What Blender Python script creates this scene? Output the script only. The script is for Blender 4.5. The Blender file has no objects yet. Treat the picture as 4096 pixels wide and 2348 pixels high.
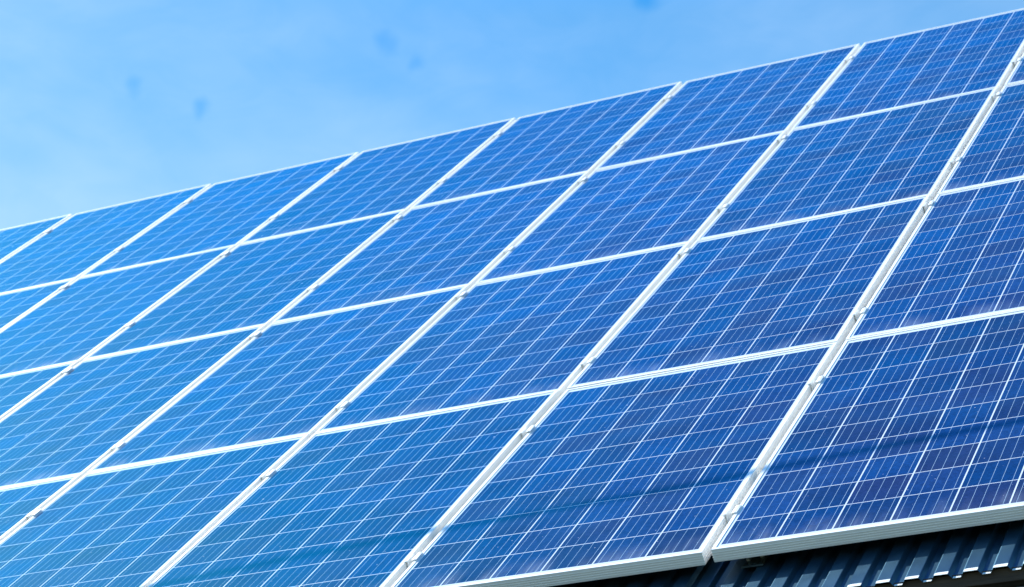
import bpy, bmesh, math, random
from mathutils import Vector, Matrix
random.seed(7)
S = bpy.context.scene
COL = S.collection
rad = math.radians

# ------------------------------------------------------------------ frames of reference
# The roof plane: X along the eaves, Y up the slope, Z out of the roof.  ROOF turns roof
# coordinates into world coordinates (roof pitch 40 degrees, eaves 3.6 m above the ground).
UPY, UPZ = 0.64624635, 0.76312886
EAVE = 3.6
ROOF = Matrix(((1, 0, 0, 0), (0, UPZ, -UPY, 0), (0, UPY, UPZ, EAVE), (0, 0, 0, 1)))
def warp(x, y):          # the old roof is slightly out of true
    return 0.001388819 * y * y - 0.00020004 * x * x - 0.00248113 * x * y
GAP = 0.0275             # gap between columns of panels
PW, PL = 0.992, 1.652    # a panel
PX, PY = PW + GAP, 1.655 # pitch of the array
SHEET_Z = -0.070         # rib tops of the roof sheet

# ------------------------------------------------------------------ camera
camd = bpy.data.cameras.new('camera')
cam = bpy.data.objects.new('camera', camd)
COL.objects.link(cam)
Rc = Matrix(((0.8931635939, 0.3432034040, -0.2906376059),
             (0.1784519676, 0.3227378997, 0.9295133906),
             (0.4128119302, -0.8820723732, 0.2270124197))).transposed()
cam.matrix_world = ROOF @ (Matrix.Translation((2.2891306753, -5.6086386425, 2.2517290300)) @ Rc.to_4x4())
camd.sensor_width = 36.0
camd.lens = 9512.9163 / 4096 * 36
camd.clip_start = 0.1
camd.clip_end = 5000
camd.dof.use_dof = True
camd.dof.focus_distance = 6.9
camd.dof.aperture_fstop = 9.5
S.camera = cam

# ------------------------------------------------------------------ sun, sky, exposure
s_dir = Vector((-1.4, 1.15, 1.0)).normalized()          # towards the sun, in roof coordinates
s_world = (ROOF.to_3x3() @ s_dir).normalized()
sun_el = math.asin(s_world.z)
sun_az = math.atan2(s_world.x, s_world.y)
sund = bpy.data.lights.new('sun', 'SUN')
sund.energy = 5.0
sund.angle = rad(0.4)
sund.color = (1.0, 0.96, 0.90)
sun = bpy.data.objects.new('sun', sund)
sun.rotation_euler = s_world.to_track_quat('Z', 'Y').to_euler()
sun.location = (0, 0, 30)
COL.objects.link(sun)

S.view_settings.view_transform = 'Standard'
S.view_settings.look = 'None'
S.view_settings.gamma = 1.0
S.view_settings.exposure = 0.75

class NT:
    """small helper for node trees"""
    def __init__(s, tree):
        s.t = tree; s.n = tree.nodes; s.l = tree.links
    def node(s, typ, **kw):
        nd = s.n.new(typ)
        for k, v in kw.items(): setattr(nd, k, v)
        return nd
    def put(s, sock, v):
        if v is None: return
        if hasattr(v, 'is_linked') or isinstance(v, bpy.types.NodeSocket): s.l.new(v, sock)
        else:
            try: sock.default_value = v
            except Exception: sock.default_value = (v, v, v)
    def math(s, op, a, b=None, c=None, clamp=False):
        nd = s.node('ShaderNodeMath', operation=op, use_clamp=clamp)
        s.put(nd.inputs[0], a); s.put(nd.inputs[1], b); s.put(nd.inputs[2], c)
        return nd.outputs[0]
    def vmath(s, op, a, b=None, out=0):
        nd = s.node('ShaderNodeVectorMath', operation=op)
        s.put(nd.inputs[0], a); s.put(nd.inputs[1], b)
        return nd.outputs[out]
    def mix(s, f, a, b, blend='MIX'):
        nd = s.node('ShaderNodeMix', data_type='RGBA', blend_type=blend)
        s.put(nd.inputs[0], f); s.put(nd.inputs[6], a); s.put(nd.inputs[7], b)
        return nd.outputs[2]
    def maprange(s, v, a, b, c=0.0, d=1.0, interp='LINEAR'):
        nd = s.node('ShaderNodeMapRange', interpolation_type=interp)
        for i, x in enumerate((v, a, b, c, d)): s.put(nd.inputs[i], x)
        return nd.outputs[0]
    def noise(s, vec, scale, detail=2, rough=0.5, dist=0.0, dim='3D'):
        nd = s.node('ShaderNodeTexNoise', noise_dimensions=dim)
        s.put(nd.inputs['Vector'], vec); nd.inputs['Scale'].default_value = scale
        nd.inputs['Detail'].default_value = detail; nd.inputs['Roughness'].default_value = rough
        nd.inputs['Distortion'].default_value = dist
        return nd
    def white(s, vec, dim='3D', w=None):
        nd = s.node('ShaderNodeTexWhiteNoise', noise_dimensions=dim)
        s.put(nd.inputs['Vector'], vec)
        return nd
    def combine(s, x, y, z=0.0):
        nd = s.node('ShaderNodeCombineXYZ'); s.put(nd.inputs[0], x); s.put(nd.inputs[1], y); s.put(nd.inputs[2], z)
        return nd.outputs[0]
    def sep(s, v):
        nd = s.node('ShaderNodeSeparateXYZ'); s.put(nd.inputs[0], v); return nd.outputs

world = bpy.data.worlds.new('World'); S.world = world; world.use_nodes = True
w = NT(world.node_tree)
bg = w.n['Background']
sky = w.node('ShaderNodeTexSky', sky_type='NISHITA')
sky.sun_disc = False
sky.sun_elevation = sun_el
sky.sun_rotation = sun_az
sky.altitude = 200; sky.air_density = 1.0; sky.dust_density = 0.6; sky.ozone_density = 1.6
hs = w.node('ShaderNodeHueSaturation'); hs.inputs['Hue'].default_value = 0.500
hs.inputs['Saturation'].default_value = 1.75; hs.inputs['Value'].default_value = 1.0
w.l.new(sky.outputs[0], hs.inputs['Color'])
tc = w.node('ShaderNodeTexCoord')
D = tc.outputs['Generated']
# thin veils of cloud, stretched a little along the horizon, with small clear holes between
mp = w.node('ShaderNodeMapping'); mp.inputs['Scale'].default_value = (1.0, 1.0, 2.2); mp.inputs['Rotation'].default_value = (0, 0.35, 0.2)
w.l.new(D, mp.inputs[0])
n1 = w.noise(mp.outputs[0], 5.5, 4, 0.55, 0.3)
n2 = w.noise(mp.outputs[0], 1.9, 2, 0.5)
n5 = w.noise(mp.outputs[0], 30.0, 5, 0.62, 0.8)
c1 = w.math('ADD', w.math('ADD', w.math('MULTIPLY', n1.outputs[0], 0.50), w.math('MULTIPLY', n2.outputs[0], 0.50)), w.math('MULTIPLY', n5.outputs[0], 0.10))
dz_ = w.sep(D)[2]
low = w.maprange(dz_, math.sin(rad(29)), math.sin(rad(37)), 1.0, 0.0, 'SMOOTHSTEP')      # veils thicken towards the horizon
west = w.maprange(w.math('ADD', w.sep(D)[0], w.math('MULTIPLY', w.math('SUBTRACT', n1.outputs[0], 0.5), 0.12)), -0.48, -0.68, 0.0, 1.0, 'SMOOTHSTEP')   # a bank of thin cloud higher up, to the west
n3 = w.noise(mp.outputs[0], 7.0, 3, 0.5)
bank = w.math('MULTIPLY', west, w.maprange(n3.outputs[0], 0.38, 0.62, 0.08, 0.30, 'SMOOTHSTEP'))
wisp = w.maprange(c1, 0.42, 0.70, 0.0, 0.02, 'SMOOTHSTEP')
haze_ = w.maprange(dz_, math.sin(rad(23)), math.sin(rad(29)), 0.20, 0.0, 'SMOOTHSTEP')
veil = w.math('ADD', w.math('MULTIPLY', low, w.math('ADD', w.maprange(c1, 0.42, 0.70, 0.19, 0.44, 'SMOOTHSTEP'), haze_)), w.math('ADD', wisp, bank), clamp=True)
hole = None
for (dx, dy, dz), rdeg, amt in (((-0.53037, 0.7065, 0.46858), 0.55, .55), ((-0.51021, 0.72451, 0.46345), 0.6, .6),
                           ((-0.43936, 0.75205, 0.49131), 0.65, .6), ((-0.42789, 0.76282, 0.48478), 0.6, .45),
                           ((-0.33712, 0.79465, 0.50686), 0.9, .9)):
    nv = Vector((dx, dy, dz)).normalized()
    wob = w.vmath('ADD', D, w.vmath('MULTIPLY', w.vmath('SUBTRACT', w.noise(D, 60, 2).outputs[1], (0.5, 0.5, 0.5)), (0.012, 0.012, 0.012)))
    dist = w.vmath('DISTANCE', wob, tuple(nv), out=1)
    h = w.maprange(dist, 0.0, math.sin(rad(rdeg)) * 0.58, amt * 0.55, 0.0, 'SMOOTHSTEP')
    hole = h if hole is None else w.math('MAXIMUM', hole, h)
veil = w.math('MULTIPLY', veil, w.math('SUBTRACT', 1.0, hole))
ccol = w.mix(1.0, (3.75, 5.0, 6.6, 1), (1, 1, 1, 1), 'MULTIPLY')
deep = w.mix(w.maprange(dz_, math.sin(rad(30)), math.sin(rad(39)), 0.0, 1.0), (1.05, 1.22, 1.04, 1), (0.02, 1.95, 2.0, 1))  # added tint: unseen higher sky made brighter blue to colour the panels' reflections
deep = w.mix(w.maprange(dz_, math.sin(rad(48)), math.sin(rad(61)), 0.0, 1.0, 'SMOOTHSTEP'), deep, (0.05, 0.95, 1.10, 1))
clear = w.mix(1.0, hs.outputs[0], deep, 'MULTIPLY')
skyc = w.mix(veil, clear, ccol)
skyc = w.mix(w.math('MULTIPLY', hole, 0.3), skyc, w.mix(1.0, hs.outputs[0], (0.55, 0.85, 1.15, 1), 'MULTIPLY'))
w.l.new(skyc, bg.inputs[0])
bg.inputs[1].default_value = 0.11

# ------------------------------------------------------------------ materials
def new_mat(name):
    m = bpy.data.materials.new(name); m.use_nodes = True
    t = NT(m.node_tree); return m, t, t.n['Principled BSDF']

# polycrystalline cells behind textured glass -----------------------------------------
CELL, CG = 0.1552, 0.0043
CELY, CGY = 0.1561, 0.0031
CP = CELL + CG
CPY = CELY + CGY
MX = (PW - 6 * CELL - 5 * CG) / 2
MY = (PL - 10 * CELY - 9 * CGY) / 2
def cell_material():
    m, t, b = new_mat('solar_cells_under_glass')
    tc = t.node('ShaderNodeTexCoord'); P = tc.outputs['Object']
    oi = t.node('ShaderNodeObjectInfo'); rnd = oi.outputs['Random']
    x, y, z = t.sep(P)
    ux = t.math('SUBTRACT', x, MX); uy = t.math('SUBTRACT', y, MY)
    gx = t.math('DIVIDE', ux, CP); gy = t.math('DIVIDE', uy, CPY)
    ix = t.math('FLOOR', gx); iy = t.math('FLOOR', gy)
    fx = t.math('MULTIPLY', t.math('FRACT', gx), CP); fy = t.math('MULTIPLY', t.math('FRACT', gy), CPY)
    inx = t.math('MULTIPLY', t.math('GREATER_THAN', ux, 0.0), t.math('LESS_THAN', ux, 6 * CP - CG))
    iny = t.math('MULTIPLY', t.math('GREATER_THAN', uy, 0.0), t.math('LESS_THAN', uy, 10 * CPY - CGY))
    cell = t.math('MULTIPLY', t.math('LESS_THAN', fx, CELL), t.math('LESS_THAN', fy, CELY))
    cell = t.math('MULTIPLY', cell, t.math('MULTIPLY', inx, iny))
    # five ribbons to a cell, running the length of the panel
    bf = t.math('FRACT', t.math('MULTIPLY', fx, 5 / CELL))
    ribbon = t.math('LESS_THAN', t.math('ABSOLUTE', t.math('SUBTRACT', bf, 0.5)), 0.0011 / 2 * 5 / CELL)
    ribbon = t.math('MULTIPLY', ribbon, t.math('MULTIPLY', iny, inx))
    # fine contact fingers: one every 1.6 mm across the ribbons, only a shimmer at this distance
    seed = t.combine(ix, iy, t.math('MULTIPLY', rnd, 91.7))
    wn = t.white(seed); r1 = wn.outputs[0]; r2 = t.sep(wn.outputs[1])[1]
    # crystal grains: angular patches, different in every cell
    shift = t.vmath('MULTIPLY', wn.outputs[1], (7.0, 7.0, 7.0))
    gp = t.vmath('ADD', P, shift)
    v1 = t.node('ShaderNodeTexVoronoi', feature='F1'); t.put(v1.inputs['Vector'], gp); v1.inputs['Scale'].default_value = 95
    v2 = t.node('ShaderNodeTexVoronoi', feature='F1'); t.put(v2.inputs['Vector'], t.vmath('MULTIPLY', gp, (1.0, 0.6, 1.0))); v2.inputs['Scale'].default_value = 230
    g1 = t.sep(v1.outputs['Color'])[0]; g2 = t.sep(v2.outputs['Color'])[0]
    grain = t.math('ADD', t.math('MULTIPLY', g1, 0.55), t.math('MULTIPLY', g2, 0.45))
    base = t.mix(grain, (0.0015, 0.016, 0.086, 1), (0.0035, 0.042, 0.190, 1))
    base = t.mix(t.maprange(r1, 0.1, 0.95, 0.0, 1.0), base, t.mix(grain, (0.0090, 0.010, 0.050, 1), (0.0180, 0.023, 0.100, 1)))
    val = t.maprange(t.math('ADD', t.math('MULTIPLY', r2, 0.5), t.math('MULTIPLY', rnd, 0.5)), 0, 1, 0.66, 1.36)
    vv = t.vmath('SCALE', base); nd = vv.node; t.put(nd.inputs['Scale'], val)
    col = t.mix(cell, (0.70, 0.76, 0.78, 1), vv)
    col = t.mix(ribbon, col, (0.36, 0.50, 0.60, 1))
    # dust: a general film, more of it where water dries above the lower frame, and grit
    film = t.noise(t.vmath('ADD', P, t.combine(t.math('MULTIPLY', rnd, 40.0), 0.0, 0.0)), 3.1, 4, 0.6).outputs[0]
    low = t.maprange(y, 0.012, 0.16, 1.0, 0.0, 'SMOOTHSTEP')
    lowmod = t.maprange(t.noise(t.vmath('ADD', t.vmath('MULTIPLY', P, (1, .25, 1)), t.combine(t.math('MULTIPLY', rnd, 17.0), 0.0, 0.0)), 7.0, 3, .6).outputs[0], .38, .68, 0, 1, 'SMOOTHSTEP')
    streak = t.noise(t.vmath('MULTIPLY', P, (60, 2.5, 1)), 1.0, 2).outputs[0]
    dust = t.math('ADD', t.maprange(film, 0.35, 0.75, 0.003, 0.024), t.math('MULTIPLY', t.math('MULTIPLY', low, lowmod), t.maprange(streak, .3, .7, .10, .34)))
    vs = t.node('ShaderNodeTexVoronoi', feature='F1'); t.put(vs.inputs['Vector'], t.vmath('ADD', P, t.combine(t.math('MULTIPLY', rnd, 13.0), 0.0, 0.0))); vs.inputs['Scale'].default_value = 60
    sp = t.math('MULTIPLY', t.math('LESS_THAN', vs.outputs['Distance'], t.maprange(t.sep(vs.outputs['Color'])[1], 0, 1, 0.02, 0.13)),
                t.math('GREATER_THAN', t.sep(vs.outputs['Color'])[0], 0.80))
    vb = t.node('ShaderNodeTexVoronoi', feature='F1'); t.put(vb.inputs['Vector'], t.vmath('ADD', P, t.combine(0.0, t.math('MULTIPLY', rnd, 29.0), 0.0))); vb.inputs['Scale'].default_value = 9
    ragged = t.math('ADD', vb.outputs['Distance'], t.math('MULTIPLY', t.noise(P, 260, 2).outputs[0], 0.10))
    sb = t.math('MULTIPLY', t.math('LESS_THAN', ragged, 0.085), t.math('GREATER_THAN', t.sep(vb.outputs['Color'])[0], 0.80))
    dust = t.math('MAXIMUM', dust, t.math('MULTIPLY', t.math('MAXIMUM', sp, sb), 0.62))
    col = t.mix(dust, col, (0.50, 0.53, 0.58, 1))
    t.put(b.inputs['Base Color'], col)
    b.inputs['Roughness'].default_value = 0.45
    b.inputs['Specular IOR Level'].default_value = 0.0
    b.inputs['Coat Weight'].default_value = 1.0
    b.inputs['Coat IOR'].default_value = 1.5
    t.put(b.inputs['Coat Roughness'], t.maprange(dust, 0, 0.3, 0.07, 0.30))
    bp = t.node('ShaderNodeBump'); bp.inputs['Strength'].default_value = 0.6; bp.inputs['Distance'].default_value = 0.012
    t.put(bp.inputs['Height'], t.noise(t.vmath('ADD', P, t.combine(0.0, 0.0, t.math('MULTIPLY', rnd, 31.0))), 3.0, 1).outputs[0]); t.l.new(bp.outputs[0], b.inputs['Coat Normal'])
    return m

def metal(name, col, rough, metallic=1.0, nscale=40, var=0.08, stretch=(1, 1, 1), bump=0.0):
    m, t, b = new_mat(name)
    tc = t.node('ShaderNodeTexCoord'); P = t.vmath('MULTIPLY', tc.outputs['Object'], stretch)
    n = t.noise(P, nscale, 4, 0.6).outputs[0]
    lo = tuple(c * (1 - var) for c in col) + (1,); hi = tuple(min(1, c * (1 + var)) for c in col) + (1,)
    t.put(b.inputs['Base Color'], t.mix(n, lo, hi))
    t.put(b.inputs['Roughness'], t.maprange(n, 0.3, 0.7, rough * 0.85, rough * 1.15))
    b.inputs['Metallic'].default_value = metallic
    if bump:
        bp = t.node('ShaderNodeBump'); bp.inputs['Strength'].default_value = bump; bp.inputs['Distance'].default_value = 0.002
        t.put(bp.inputs['Height'], n); t.l.new(bp.outputs[0], b.inputs['Normal'])
    return m
M_CELL = cell_material()
M_FRAME = metal('anodised_aluminium', (0.88, 0.875, 0.84), 0.45, 0.10, 25, 0.04, (1, 1, 1))
M_CLAMP = metal('mill_aluminium', (0.82, 0.84, 0.83), 0.42, 0.3, 60, 0.08)
M_STEEL = metal('galvanised_steel', (0.13, 0.17, 0.17), 0.38, 0.9, 90, 0.35, bump=0.2)
M_BOLT = metal('zinc_bolt', (0.62, 0.64, 0.60), 0.3, 1.0, 90, 0.2)
M_BACK = metal('white_backsheet', (0.7, 0.7, 0.7), 0.6, 0.0)
M_EDGE = metal('bare_sheet_edge', (0.74, 0.78, 0.76), 0.55, 0.0, 60, 0.10)
M_CABLE = metal('black_cable_sheath', (0.03, 0.03, 0.03), 0.6, 0.0)

def sheet_material():
    m, t, b = new_mat('blue_grey_coated_sheet')
    tc = t.node('ShaderNodeTexCoord'); P = tc.outputs['Object']
    n = t.noise(t.vmath('MULTIPLY', P, (1, .3, 1)), 14, 4, .6).outputs[0]
    t.put(b.inputs['Base Color'], t.mix(n, (0.035, 0.11, 0.18, 1), (0.06, 0.16, 0.24, 1)))
    t.put(b.inputs['Roughness'], t.maprange(n, .3, .7, .36, .44))
    b.inputs['Metallic'].default_value = 0.92
    b.inputs['Specular IOR Level'].default_value = 0.5
    bp = t.node('ShaderNodeBump'); bp.inputs['Strength'].default_value = 0.12; bp.inputs['Distance'].default_value = 0.001
    t.put(bp.inputs['Height'], t.noise(P, 900, 2).outputs[0]); t.l.new(bp.outputs[0], b.inputs['Normal'])
    return m
M_SHEET = sheet_material()

def wood(name, a, c, rough=0.85):
    m, t, b = new_mat(name)
    tc = t.node('ShaderNodeTexCoord'); P = tc.outputs['Object']
    n = t.noise(t.vmath('MULTIPLY', P, (2.0, 30, 30)), 3, 6, .65, .4).outputs[0]
    k = t.noise(t.vmath('MULTIPLY', P, (1, 6, 6)), 4, 3, .5).outputs[0]
    f = t.math('MULTIPLY', t.maprange(n, .35, .68), t.maprange(k, .3, .7, .5, 1.0))
    t.put(b.inputs['Base Color'], t.mix(f, a, c)); b.inputs['Roughness'].default_value = rough
    bp = t.node('ShaderNodeBump'); bp.inputs['Strength'].default_value = 0.5; bp.inputs['Distance'].default_value = 0.004
    t.put(bp.inputs['Height'], n); t.l.new(bp.outputs[0], b.inputs['Normal'])
    return m
M_BATTEN = wood('brown_batten_wood', (0.03, 0.02, 0.012, 1), (0.07, 0.05, 0.03, 1))
M_FASCIA = wood('weathered_grey_wood', (0.03, 0.03, 0.03, 1), (0.13, 0.14, 0.14, 1))

def plain(name, a, c, scale, rough=.9, bump=.3):
    m, t, b = new_mat(name)
    tc = t.node('ShaderNodeTexCoord'); P = tc.outputs['Object']
    n = t.noise(P, scale, 6, .6).outputs[0]
    t.put(b.inputs['Base Color'], t.mix(t.maprange(n, .3, .7), a, c)); b.inputs['Roughness'].default_value = rough
    bp = t.node('ShaderNodeBump'); bp.inputs['Strength'].default_value = bump; t.put(bp.inputs['Height'], n); t.l.new(bp.outputs[0], b.inputs['Normal'])
    return m
M_WALL = plain('lime_render', (0.30, 0.28, 0.24, 1), (0.38, 0.36, 0.32, 1), 3)
M_GROUND = plain('grass_and_gravel', (0.04, 0.06, 0.025, 1), (0.11, 0.11, 0.07, 1), 1.3)

# ------------------------------------------------------------------ mesh helpers
def mesh_obj(name, verts, faces, mat, parent=None, smooth=False):
    me = bpy.data.meshes.new(name); me.from_pydata([tuple(v) for v in verts], [], faces)
    bm = bmesh.new(); bm.from_mesh(me); bmesh.ops.recalc_face_normals(bm, faces=bm.faces); bm.to_mesh(me); bm.free()
    me.materials.append(mat)
    if smooth:
        for p in me.polygons: p.use_smooth = True
    o = bpy.data.objects.new(name, me); COL.objects.link(o)
    if parent: o.parent = parent
    return o
def empty(name, mat4):
    o = bpy.data.objects.new(name, None); COL.objects.link(o); o.matrix_world = mat4; o.empty_display_size = 0.1
    return o
def tag(o, label=None, cat=None, group=None, kind=None):
    for k, v in (('label', label), ('category', cat), ('group', group), ('kind', kind)):
        if v: o[k] = v
    return o
class MB:
    def __init__(s): s.v = []; s.f = []
    def add(s, vs, fs):
        k = len(s.v); s.v += [Vector(v) for v in vs]; s.f += [tuple(i + k for i in f) for f in fs]
    def box(s, a, b, M=None):
        x0, y0, z0 = a; x1, y1, z1 = b
        vs = [Vector(p) for p in ((x0, y0, z0), (x1, y0, z0), (x1, y1, z0), (x0, y1, z0), (x0, y0, z1), (x1, y0, z1), (x1, y1, z1), (x0, y1, z1))]
        if M: vs = [M @ v for v in vs]
        s.add(vs, [(0, 3, 2, 1), (4, 5, 6, 7), (0, 1, 5, 4), (1, 2, 6, 5), (2, 3, 7, 6), (3, 0, 4, 7)])
    def extrude(s, prof, y0, y1):      # closed profile of (x, z) run along y
        n = len(prof)
        vs = [(x, y0, z) for x, z in prof] + [(x, y1, z) for x, z in prof]
        fs = [(i, (i + 1) % n, n + (i + 1) % n, n + i) for i in range(n)] + [tuple(range(n)), tuple(range(2 * n - 1, n - 1, -1))]
        s.add(vs, fs)
    def cyl(s, c, r, z0, z1, n=16, r2=None, axis='Z', flat=0.0):
        r2 = r if r2 is None else r2
        vs = []
        for rr, zz in ((r, z0), (r2, z1)):
            for i in range(n):
                a = 2 * math.pi * i / n + flat
                vs.append((c[0] + rr * math.cos(a), c[1] + rr * math.sin(a), zz))
        s.add(vs, [(i, (i + 1) % n, n + (i + 1) % n, n + i) for i in range(n)] + [tuple(range(n)), tuple(range(2 * n - 1, n - 1, -1))])
    def build(s, name, mat, parent=None, smooth=False): return mesh_obj(name, s.v, s.f, mat, parent, smooth)

# ------------------------------------------------------------------ ground (structure)
gb = MB(); gb.add([(-400, -400, 0), (400, -400, 0), (400, 400, 0), (-400, 400, 0)], [(0, 1, 2, 3)])
ground = gb.build('ground', M_GROUND); tag(ground, kind='structure')

# ------------------------------------------------------------------ house with the corrugated roof
house = empty('house', Matrix.Translation((-3.0, 0.6, 0)))
tag(house, 'house whose blue grey corrugated metal roof and dark wooden eaves show under the panels', 'house')
HI = house.matrix_world.inverted()
def roofpt(x, y, z): return HI @ (ROOF @ Vector((x, y, z + warp(x, y))))
RX0, RX1, RY0, RY1 = -9.6, 3.2, -0.2085, 6.70
PITCH = 0.0763
DEP = 0.0135
X_REF = 0.7196                       # left end of one rib top
def sheet_profile(xa, xb):
    """(x, z) polyline of the ribs between xa and xb"""
    pts = []
    k = math.floor((xa - X_REF) / PITCH)
    while True:
        x0 = X_REF + k * PITCH
        for dx, z in ((0.0, 0.0), (0.0370, 0.0), (0.0455, -DEP), (0.0675, -DEP)):
            x = x0 + dx
            if x > xb + 1e-6: return pts
            if x >= xa - 1e-6: pts.append((x, z))
        k += 1
def rounded(pts, r=0.0016):
    out = [pts[0]]
    for a, b, c in zip(pts, pts[1:], pts[2:]):
        va = (Vector(a) - Vector(b)).normalized() * r; vc = (Vector(c) - Vector(b)).normalized() * r
        out += [tuple(Vector(b) + va), tuple(Vector(b) + (va + vc) * 0.28), tuple(Vector(b) + vc)]
    return out + [pts[-1]]
def sheet_mesh(name, prof, y0, y1, z, mat, parent, th=0.0007, ny=14, droop=0.0):
    vs = []; n = len(prof)
    for j in range(ny + 1):
        y = y0 + (y1 - y0) * j / ny
        for (x, pz) in prof: vs.append(roofpt(x, y, z + pz))
    for j in range(ny + 1):
        y = y0 + (y1 - y0) * j / ny
        for (x, pz) in prof: vs.append(roofpt(x, y, z + pz - th))
    fs = []; o = n * (ny + 1)
    for j in range(ny):
        for i in range(n - 1):
            a = j * n + i
            fs.append((a, a + 1, a + n + 1, a + n)); fs.append((o + a, o + a + n, o + a + n + 1, o + a + 1))
    for i in range(n - 1):
        fs.append((i, o + i, o + i + 1, i + 1)); a = ny * n + i; fs.append((a, a + 1, o + a + 1, o + a))
    for j in range(ny):
        a = j * n; fs.append((a, a + n, o + a + n, o + a)); a = j * n + n - 1; fs.append((a, o + a, o + a + n, a + n))
    return mesh_obj(name, vs, fs, mat, parent)
LAP = X_REF - 4 * PITCH
widths = 14 * PITCH                  # cover width of one sheet
xs = LAP; edges = []
while xs > RX0: edges.append(xs); xs -= widths
edges = edges[::-1]; xs = LAP + widths
while xs < RX1: edges.append(xs); xs += widths
edges = [RX0] + [e for e in edges if e > RX0 + .05] + [RX1]
for i, (a, b) in enumerate(zip(edges, edges[1:])):
    lap = 0.030 if i < len(edges) - 2 else 0
    p = rounded(sheet_profile(a, b + lap))
    zz = SHEET_Z - 0.0022 * (i % 2)
    sh = sheet_mesh('roof_sheet', p, RY0, RY1, zz, M_SHEET, house)
    # the paint stops short of the cut end: a pale bare strip on every rib and every pan
    eb = MB()
    full = sheet_profile(a, b)
    for (x0, z0), (x1, z1) in zip(full, full[1:]):
        if abs(z0 - z1) > 1e-4 or x1 - x0 < 0.012: continue
        ln = 0.0155 + random.uniform(-.0012, .0012)
        n = 6; top = []; bot = []
        for q in range(n + 1):
            u = q / n; x = x0 + 0.0005 + (x1 - x0 - 0.0010) * u
            bend = 0.0035 * (1 - min(1, u * 5)) ** 2     # the left corner is pulled back
            top.append((x, RY0 + ln - bend, zz + z0 + 0.0007)); bot.append((x, RY0 - 0.0005, zz + z0 + 0.0007))
        vs = [roofpt(*v) for v in bot + top] + [roofpt(v[0], v[1], v[2] - .0006) for v in bot + top]
        m_ = n + 1
        fs = [(q, q + 1, m_ + q + 1, m_ + q) for q in range(n)] + [(q, 2 * m_ + q, 2 * m_ + q + 1, q + 1) for q in range(n)]
        eb.add(vs, fs)
    es = eb.build('bare_edge_strip', M_EDGE, sh)
# far slope, ridge, battens, eaves, walls
Hd = lambda y, z: HI @ (ROOF @ Vector((0, y, z)))
def slab(name, y0, y1, z0, z1, mat, x0=RX0, x1=RX1):
    b = MB(); pts = [(x0, y0, z0), (x1, y0, z0), (x1, y1, z0), (x0, y1, z0), (x0, y0, z1), (x1, y0, z1), (x1, y1, z1), (x0, y1, z1)]
    b.add([roofpt(*p) for p in pts], [(0, 3, 2, 1), (4, 5, 6, 7), (0, 1, 5, 4), (1, 2, 6, 5), (2, 3, 7, 6), (3, 0, 4, 7)])
    return b.build(name, mat, house)
slab('roof_deck', -0.155, RY1, -0.150, -0.090, M_BATTEN)
def eave_board(name, mat, out, top, height, thick):
    """a board with a vertical face hung below the sheet end; out / top are world offsets from the sheet end"""
    b = MB(); nseg = 1
    e0 = ROOF @ Vector((RX0, RY0, SHEET_Z - DEP)); e1 = ROOF @ Vector((RX1, RY0, SHEET_Z - DEP))
    vs = []
    for e in (e0, e1):
        for dy, dz in ((out, top), (out, top - height), (out + thick, top - height), (out + thick, top)):
            vs.append(HI @ (e + Vector((0, dy, dz))))
    b.add(vs, [(0, 1, 5, 4), (1, 2, 6, 5), (2, 3, 7, 6), (3, 0, 4, 7), (0, 3, 2, 1), (4, 5, 6, 7)])
    return b.build(name, mat, house)
eave_board('batten', M_BATTEN, 0.006, 0.010, 0.034, 0.05)
eave_board('fascia_board', M_FASCIA, 0.004, -0.042, 0.16, 0.03)
b = MB(); e = ROOF @ Vector((0, RY0, SHEET_Z))
b.box((RX0 + .3, e.y + 0.45, 0.0), (RX1 - .3, e.y + 9.9, e.z - 0.05)); b.v = [HI @ v for v in b.v]
wall = b.build('wall', M_WALL, house)
rid = ROOF @ Vector((0, RY1, SHEET_Z + warp(-3, RY1)))
b = MB(); r0 = [HI @ Vector(p) for p in ((RX0, rid.y, rid.z - .02), (RX1, rid.y, rid.z - .02), (RX1, rid.y + 5.2, rid.z - 4.4), (RX0, rid.y + 5.2, rid.z - 4.4))]
b.add(r0 + [v - Vector((0, 0, .05)) for v in r0], [(0, 1, 2, 3), (7, 6, 5, 4), (0, 4, 5, 1), (1, 5, 6, 2), (2, 6, 7, 3), (3, 7, 4, 0)])
b.build('far_roof_slope', M_SHEET, house)

# ------------------------------------------------------------------ solar panels
def frame_mesh():
    T = 0.0375
    prof = [(0.0006, 0.0), (0.0052, 0.0), (0.0056, -0.0003), (0.0062, 0.0), (0.0108, 0.0), (0.011, -0.0003), (0.011, -0.006), (0.0016, -0.006), (0.0016, -T + .0016), (0.025, -T + .0016), (0.025, -T), (0.0, -T)]
    for zc in (-0.0305, -0.0235, -0.0165, -0.0095):        # raised ribs along the outer face
        prof += [(0.0, zc - 0.0009), (-0.0011, zc - 0.0004), (-0.0011, zc + 0.0004), (0.0, zc + 0.0009)]
    prof += [(0.0, -0.0006)]
    n = len(prof); vs = []
    for cx, cy, sx, sy in ((0, 0, 1, 1), (PW, 0, -1, 1), (PW, PL, -1, -1), (0, PL, 1, -1)):
        for d, z in prof: vs.append((cx + sx * d, cy + sy * d, z))
    fs = []
    for k in range(4):
        a, b_ = k * n, ((k + 1) % 4) * n
        for i in range(n):
            j = (i + 1) % n; fs.append((a + i, a + j, b_ + j, b_ + i))
    return vs, fs
def make_panel():
    r = empty('solar_panel', ROOF)
    vs, fs = frame_mesh(); fr = mesh_obj('frame', vs, fs, M_FRAME, r)
    b = MB(); b.box((0.0085, 0.0085, -0.0056), (PW - 0.0085, PL - 0.0085, -0.0022))
    gl = b.build('glass_face', M_CELL, r)
    b = MB(); b.box((0.44, 1.40, -0.020), (0.56, 1.50, -0.0058)); b.build('junction_box', M_CABLE, r)
    return r
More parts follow.
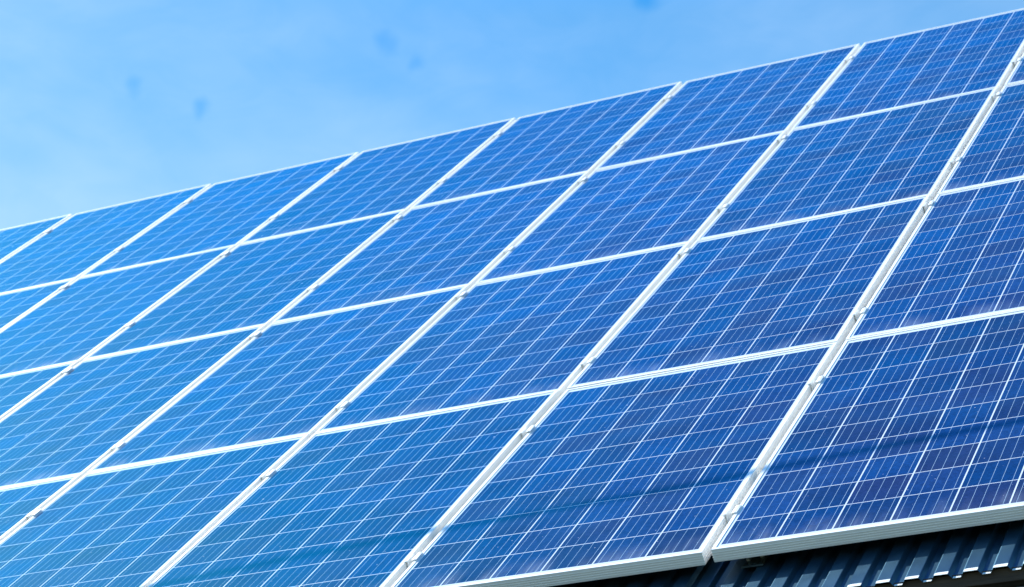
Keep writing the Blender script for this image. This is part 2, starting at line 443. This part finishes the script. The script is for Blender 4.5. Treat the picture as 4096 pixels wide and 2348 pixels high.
def copy_tree(o):
    c = o.copy(); COL.objects.link(c)
    for k, v in list(o.items()): c[k] = v
    for ch in list(o.children):
        d = ch.copy(); COL.objects.link(d); d.parent = c
        for g in list(ch.children):
            e_ = g.copy(); COL.objects.link(e_); e_.parent = d
    return c
def roof_matrix(x, y, w_, l_, z=0.0):
    """place a flat thing with its corner at (x, y) so that it follows the slightly warped roof"""
    c00 = warp(x, y); c10 = warp(x + w_, y); c01 = warp(x, y + l_); c11 = warp(x + w_, y + l_)
    sx = ((c10 - c00) + (c11 - c01)) / 2 / w_; sy = ((c01 - c00) + (c11 - c10)) / 2 / l_
    mid = (c00 + c10 + c01 + c11) / 4
    X = Vector((1, 0, sx)).normalized(); Z = Vector((-sx, -sy, 1)).normalized(); Y = Z.cross(X)
    R = Matrix((X, Y, Z)).transposed().to_4x4()
    ctr = Vector((x + w_ / 2, y + l_ / 2, mid + z))
    return ROOF @ (Matrix.Translation(ctr) @ R @ Matrix.Translation((-w_ / 2, -l_ / 2, 0)))
ORD = ['first', 'second', 'third', 'fourth', 'fifth', 'sixth', 'seventh', 'eighth']
# columns of which the photograph shows anything, per row (0 = rightmost, negative to the left)
VIS = {0: range(-4, 1), 1: range(-5, 1), 2: range(-6, 1), 3: range(-7, 1)}
DESC = {
    (0, 0): 'deep indigo solar panel above the open roof end, first from right in bottom row',
    (0, -1): 'indigo solar panel crossed by the cable shadow, second from right in bottom row',
    (0, -2): 'blue solar panel where the cable shadow fades, third from right in bottom row',
    (0, -3): 'pale blue solar panel cut by the picture edge, fourth from right in bottom row',
    (0, -4): 'corner of a pale blue solar panel, leftmost in bottom row',
}
first = make_panel(); used = False
for r in range(4):
    for k in VIS[r]:
        p = copy_tree(first) if used else first
        used = True
        rx = random.uniform(-.0008, .0008)
        p.matrix_world = roof_matrix(k * PX + rx, r * PY + 0.0015 + random.uniform(-.0006, .0006), PW, PL, random.uniform(-.0004, .0004)) @ Matrix.Rotation(rad(random.uniform(-.12, .12)), 4, 'Y') @ Matrix.Rotation(rad(random.uniform(-.02, .02)), 4, 'X')
        lab = DESC.get((r, k))
        if not lab:
            if r == 3: lab = 'azure solar panel with its top edge against the sky, %s from right' % ORD[-k]
            elif r == 2: lab = 'blue solar panel in the row just below the top one, %s from right' % ORD[-k]
            else: lab = 'blue solar panel in the row just above the bottom one, %s from right' % ORD[-k]
        tag(p, lab, 'solar panel', 'solar panels laid in four rows up the roof')

# ------------------------------------------------------------------ rails, clamps
RAIL_Y = [0.272, 1.285, 1.930, 3.175, 3.775, 4.815, 5.420, 6.285]
RNAME = ['lowest', 'second lowest', 'third lowest', 'fourth lowest', 'fourth highest', 'third highest', 'second highest', 'highest']
prof = [(-.02, -.0675), (.02, -.0675), (.02, -.0385), (.006, -.0385), (.006, -.046), (.010, -.046), (.010, -.052), (-.010, -.052), (-.010, -.046), (-.006, -.046), (-.006, -.0385), (-.02, -.0385)]
for i, ry in enumerate(RAIL_Y):
    n = 40; vs = []; m_ = len(prof); xa, xb = -8.3, 1.3
    for j in range(n + 1):
        x = xa + (xb - xa) * j / n
        for dy, z in prof: vs.append(ROOF @ Vector((x, ry + dy, z + warp(x, ry))) - (ROOF @ Vector((-3, ry, -.05))))
    fs = [(j * m_ + q, j * m_ + (q + 1) % m_, (j + 1) * m_ + (q + 1) % m_, (j + 1) * m_ + q) for j in range(n) for q in range(m_)]
    fs += [tuple(range(m_)), tuple(range(n * m_ + m_ - 1, n * m_ - 1, -1))]
    o = mesh_obj('mounting_rail', vs, fs, M_CLAMP); o.location = ROOF @ Vector((-3, ry, -.05))
    tag(o, 'aluminium rail under the panels, %s of the eight' % RNAME[i], 'rail', 'mounting rails under the panels')

def make_clamp():
    r = empty('panel_clamp', ROOF)
    g2 = GAP / 2; L = 0.025
    t_ = 0.0026
    # hat section: a flange over either frame, two webs and a floor down in the gap
    outer = [(-g2 - .0085, .0006), (-g2 - .0085, .0030), (-g2 - .002, .0038), (-g2 + .0062, .0036), (-g2 + .0050, -.028), (g2 - .0050, -.028), (g2 - .0062, .0040), (g2 + .002, .0062), (g2 + .0105, .0052), (g2 + .0105, .0010),
             (g2 - .0036, .0008), (g2 - .0026, -.0006), (g2 - .0026, -.0306), (-g2 + .0026, -.0306), (-g2 + .0026, -.0006), (-g2 + .0036, .0006)]
    b = MB(); b.extrude(outer, -L, L); b.build('clamp_body', M_CLAMP, r)
    b = MB(); b.cyl((0, 0), .0066, -.0279, -.0262, 20); b.cyl((0, 0), .0060, -.0262, -.0205, 6); b.cyl((0, 0), .0035, -.0205, -.0165, 12)
    b.build('bolt', M_BOLT, r)
    return r
proto = make_clamp(); used = False
CAMC = Vector((2.289, -5.609, 2.252))
gnames = {0: 'rightmost', -1: 'second', -2: 'third', -3: 'fourth', -4: 'fifth', -5: 'sixth', -6: 'seventh'}
for k in range(0, -7, -1):
    for i, ry in enumerate(RAIL_Y):
        x = k * PX - GAP / 2
        # left and right limits of the photograph across the roof
        if x < -2.45 - 0.6516 * (ry - 0.1) - 0.1 + 0.0: continue
        if ry > 5.9 and k == 0: continue
        c = copy_tree(proto) if used else proto
        used = True
        yy = ry + random.uniform(-.008, .008)
        M = roof_matrix(x - .05, yy - .05, .1, .1) @ Matrix.Translation((.05, .05, 0))
        c.matrix_world = M @ Matrix.Rotation(random.uniform(-.02, .02), 4, 'Z')
        gl = 'in the rightmost column gap' if k == 0 else 'in the %s column gap from the right' % gnames[k]
        tag(c, 'aluminium clamp %s, on the %s rail' % (gl, RNAME[i]), 'clamp', 'clamps holding the panels in the gaps')

# ------------------------------------------------------------------ perforated bracket under the lower edge
br = empty('roof_bracket', ROOF @ Matrix.Translation((0.098, 0.035, SHEET_Z)))
tag(br, 'dark perforated steel bracket with bolts on the corrugated roof under the panel edge', 'bracket')
b = MB()
# base plate made of strips round its holes
hw, d0, d1, th = 0.031, -0.020, 0.060, 0.0028
cuts_x = [-hw, -.024, -.014, -.006, .008, .016, .024, hw]
cuts_y = [d0, -.012, -.006, .004, .012, .030, d1]
holes = {(1, 1), (3, 1), (5, 1), (1, 3), (5, 3)}
for i in range(len(cuts_x) - 1):
    for j in range(len(cuts_y) - 1):
        if (i, j) in holes: continue
        b.box((cuts_x[i], cuts_y[j], 0.0008), (cuts_x[i + 1], cuts_y[j + 1], 0.0008 + th))
plate = b.build('base_plate', M_STEEL, br)
b = MB(); b.box((-hw, d0 - 0.0035, 0.0008), (hw, d0, 0.0056)); b.build('folded_lip', M_STEEL, br)
b = MB(); b.box((-hw + .002, 0.044, 0.0038), (hw - .002, 0.047, 0.031)); b.build('upright_plate', M_STEEL, br)
for cx, cy, hgt in ((-.022, 0.022, .024), (.014, 0.034, .012)):
    b = MB(); b.cyl((cx, cy), .0075, .0037, .0052, 18); b.cyl((cx, cy), .0062, .0052, .0110, 6)
    z = .0110
    while z < hgt:
        b.cyl((cx, cy), .0032, z, z + .0012, 14, .0040); b.cyl((cx, cy), .0040, z + .0012, z + .0024, 14, .0032); z += .0024
    b.build('bolt', M_BOLT, br)

# ------------------------------------------------------------------ overhead cable (its shadow lies across the lowest panels)
SH = [(3.4, 0.80), (2.2, 0.735), (1.4, 0.68), (0.76, 0.633), (0.479, 0.611), (0.272, 0.590), (0.03, 0.563), (-0.205, 0.536), (-0.592, 0.512), (-1.098, 0.473), (-1.603, 0.426), (-1.989, 0.377), (-2.6, 0.29), (-3.6, 0.12), (-5.2, -0.25), (-7.5, -0.9)]
cv = bpy.data.curves.new('overhead_cable', 'CURVE'); cv.dimensions = '3D'; cv.bevel_depth = 0.0165; cv.bevel_resolution = 4
sp = cv.splines.new('POLY'); sp.points.add(len(SH) - 1)
for q, (x, y) in enumerate(SH):
    P = ROOF @ (Vector((x, y, warp(x, y))) + s_dir * 4.3)
    sp.points[q].co = (*P, 1)
cab = bpy.data.objects.new('overhead_cable', cv); COL.objects.link(cab); cv.materials.append(M_CABLE)
dg = bpy.context.evaluated_depsgraph_get()
cme = bpy.data.meshes.new_from_object(cab.evaluated_get(dg))
bpy.data.objects.remove(cab)
cab = bpy.data.objects.new('overhead_cable', cme); COL.objects.link(cab)
tag(cab, 'black overhead cable throwing the thin shadow across the bottom row of panels', 'cable')
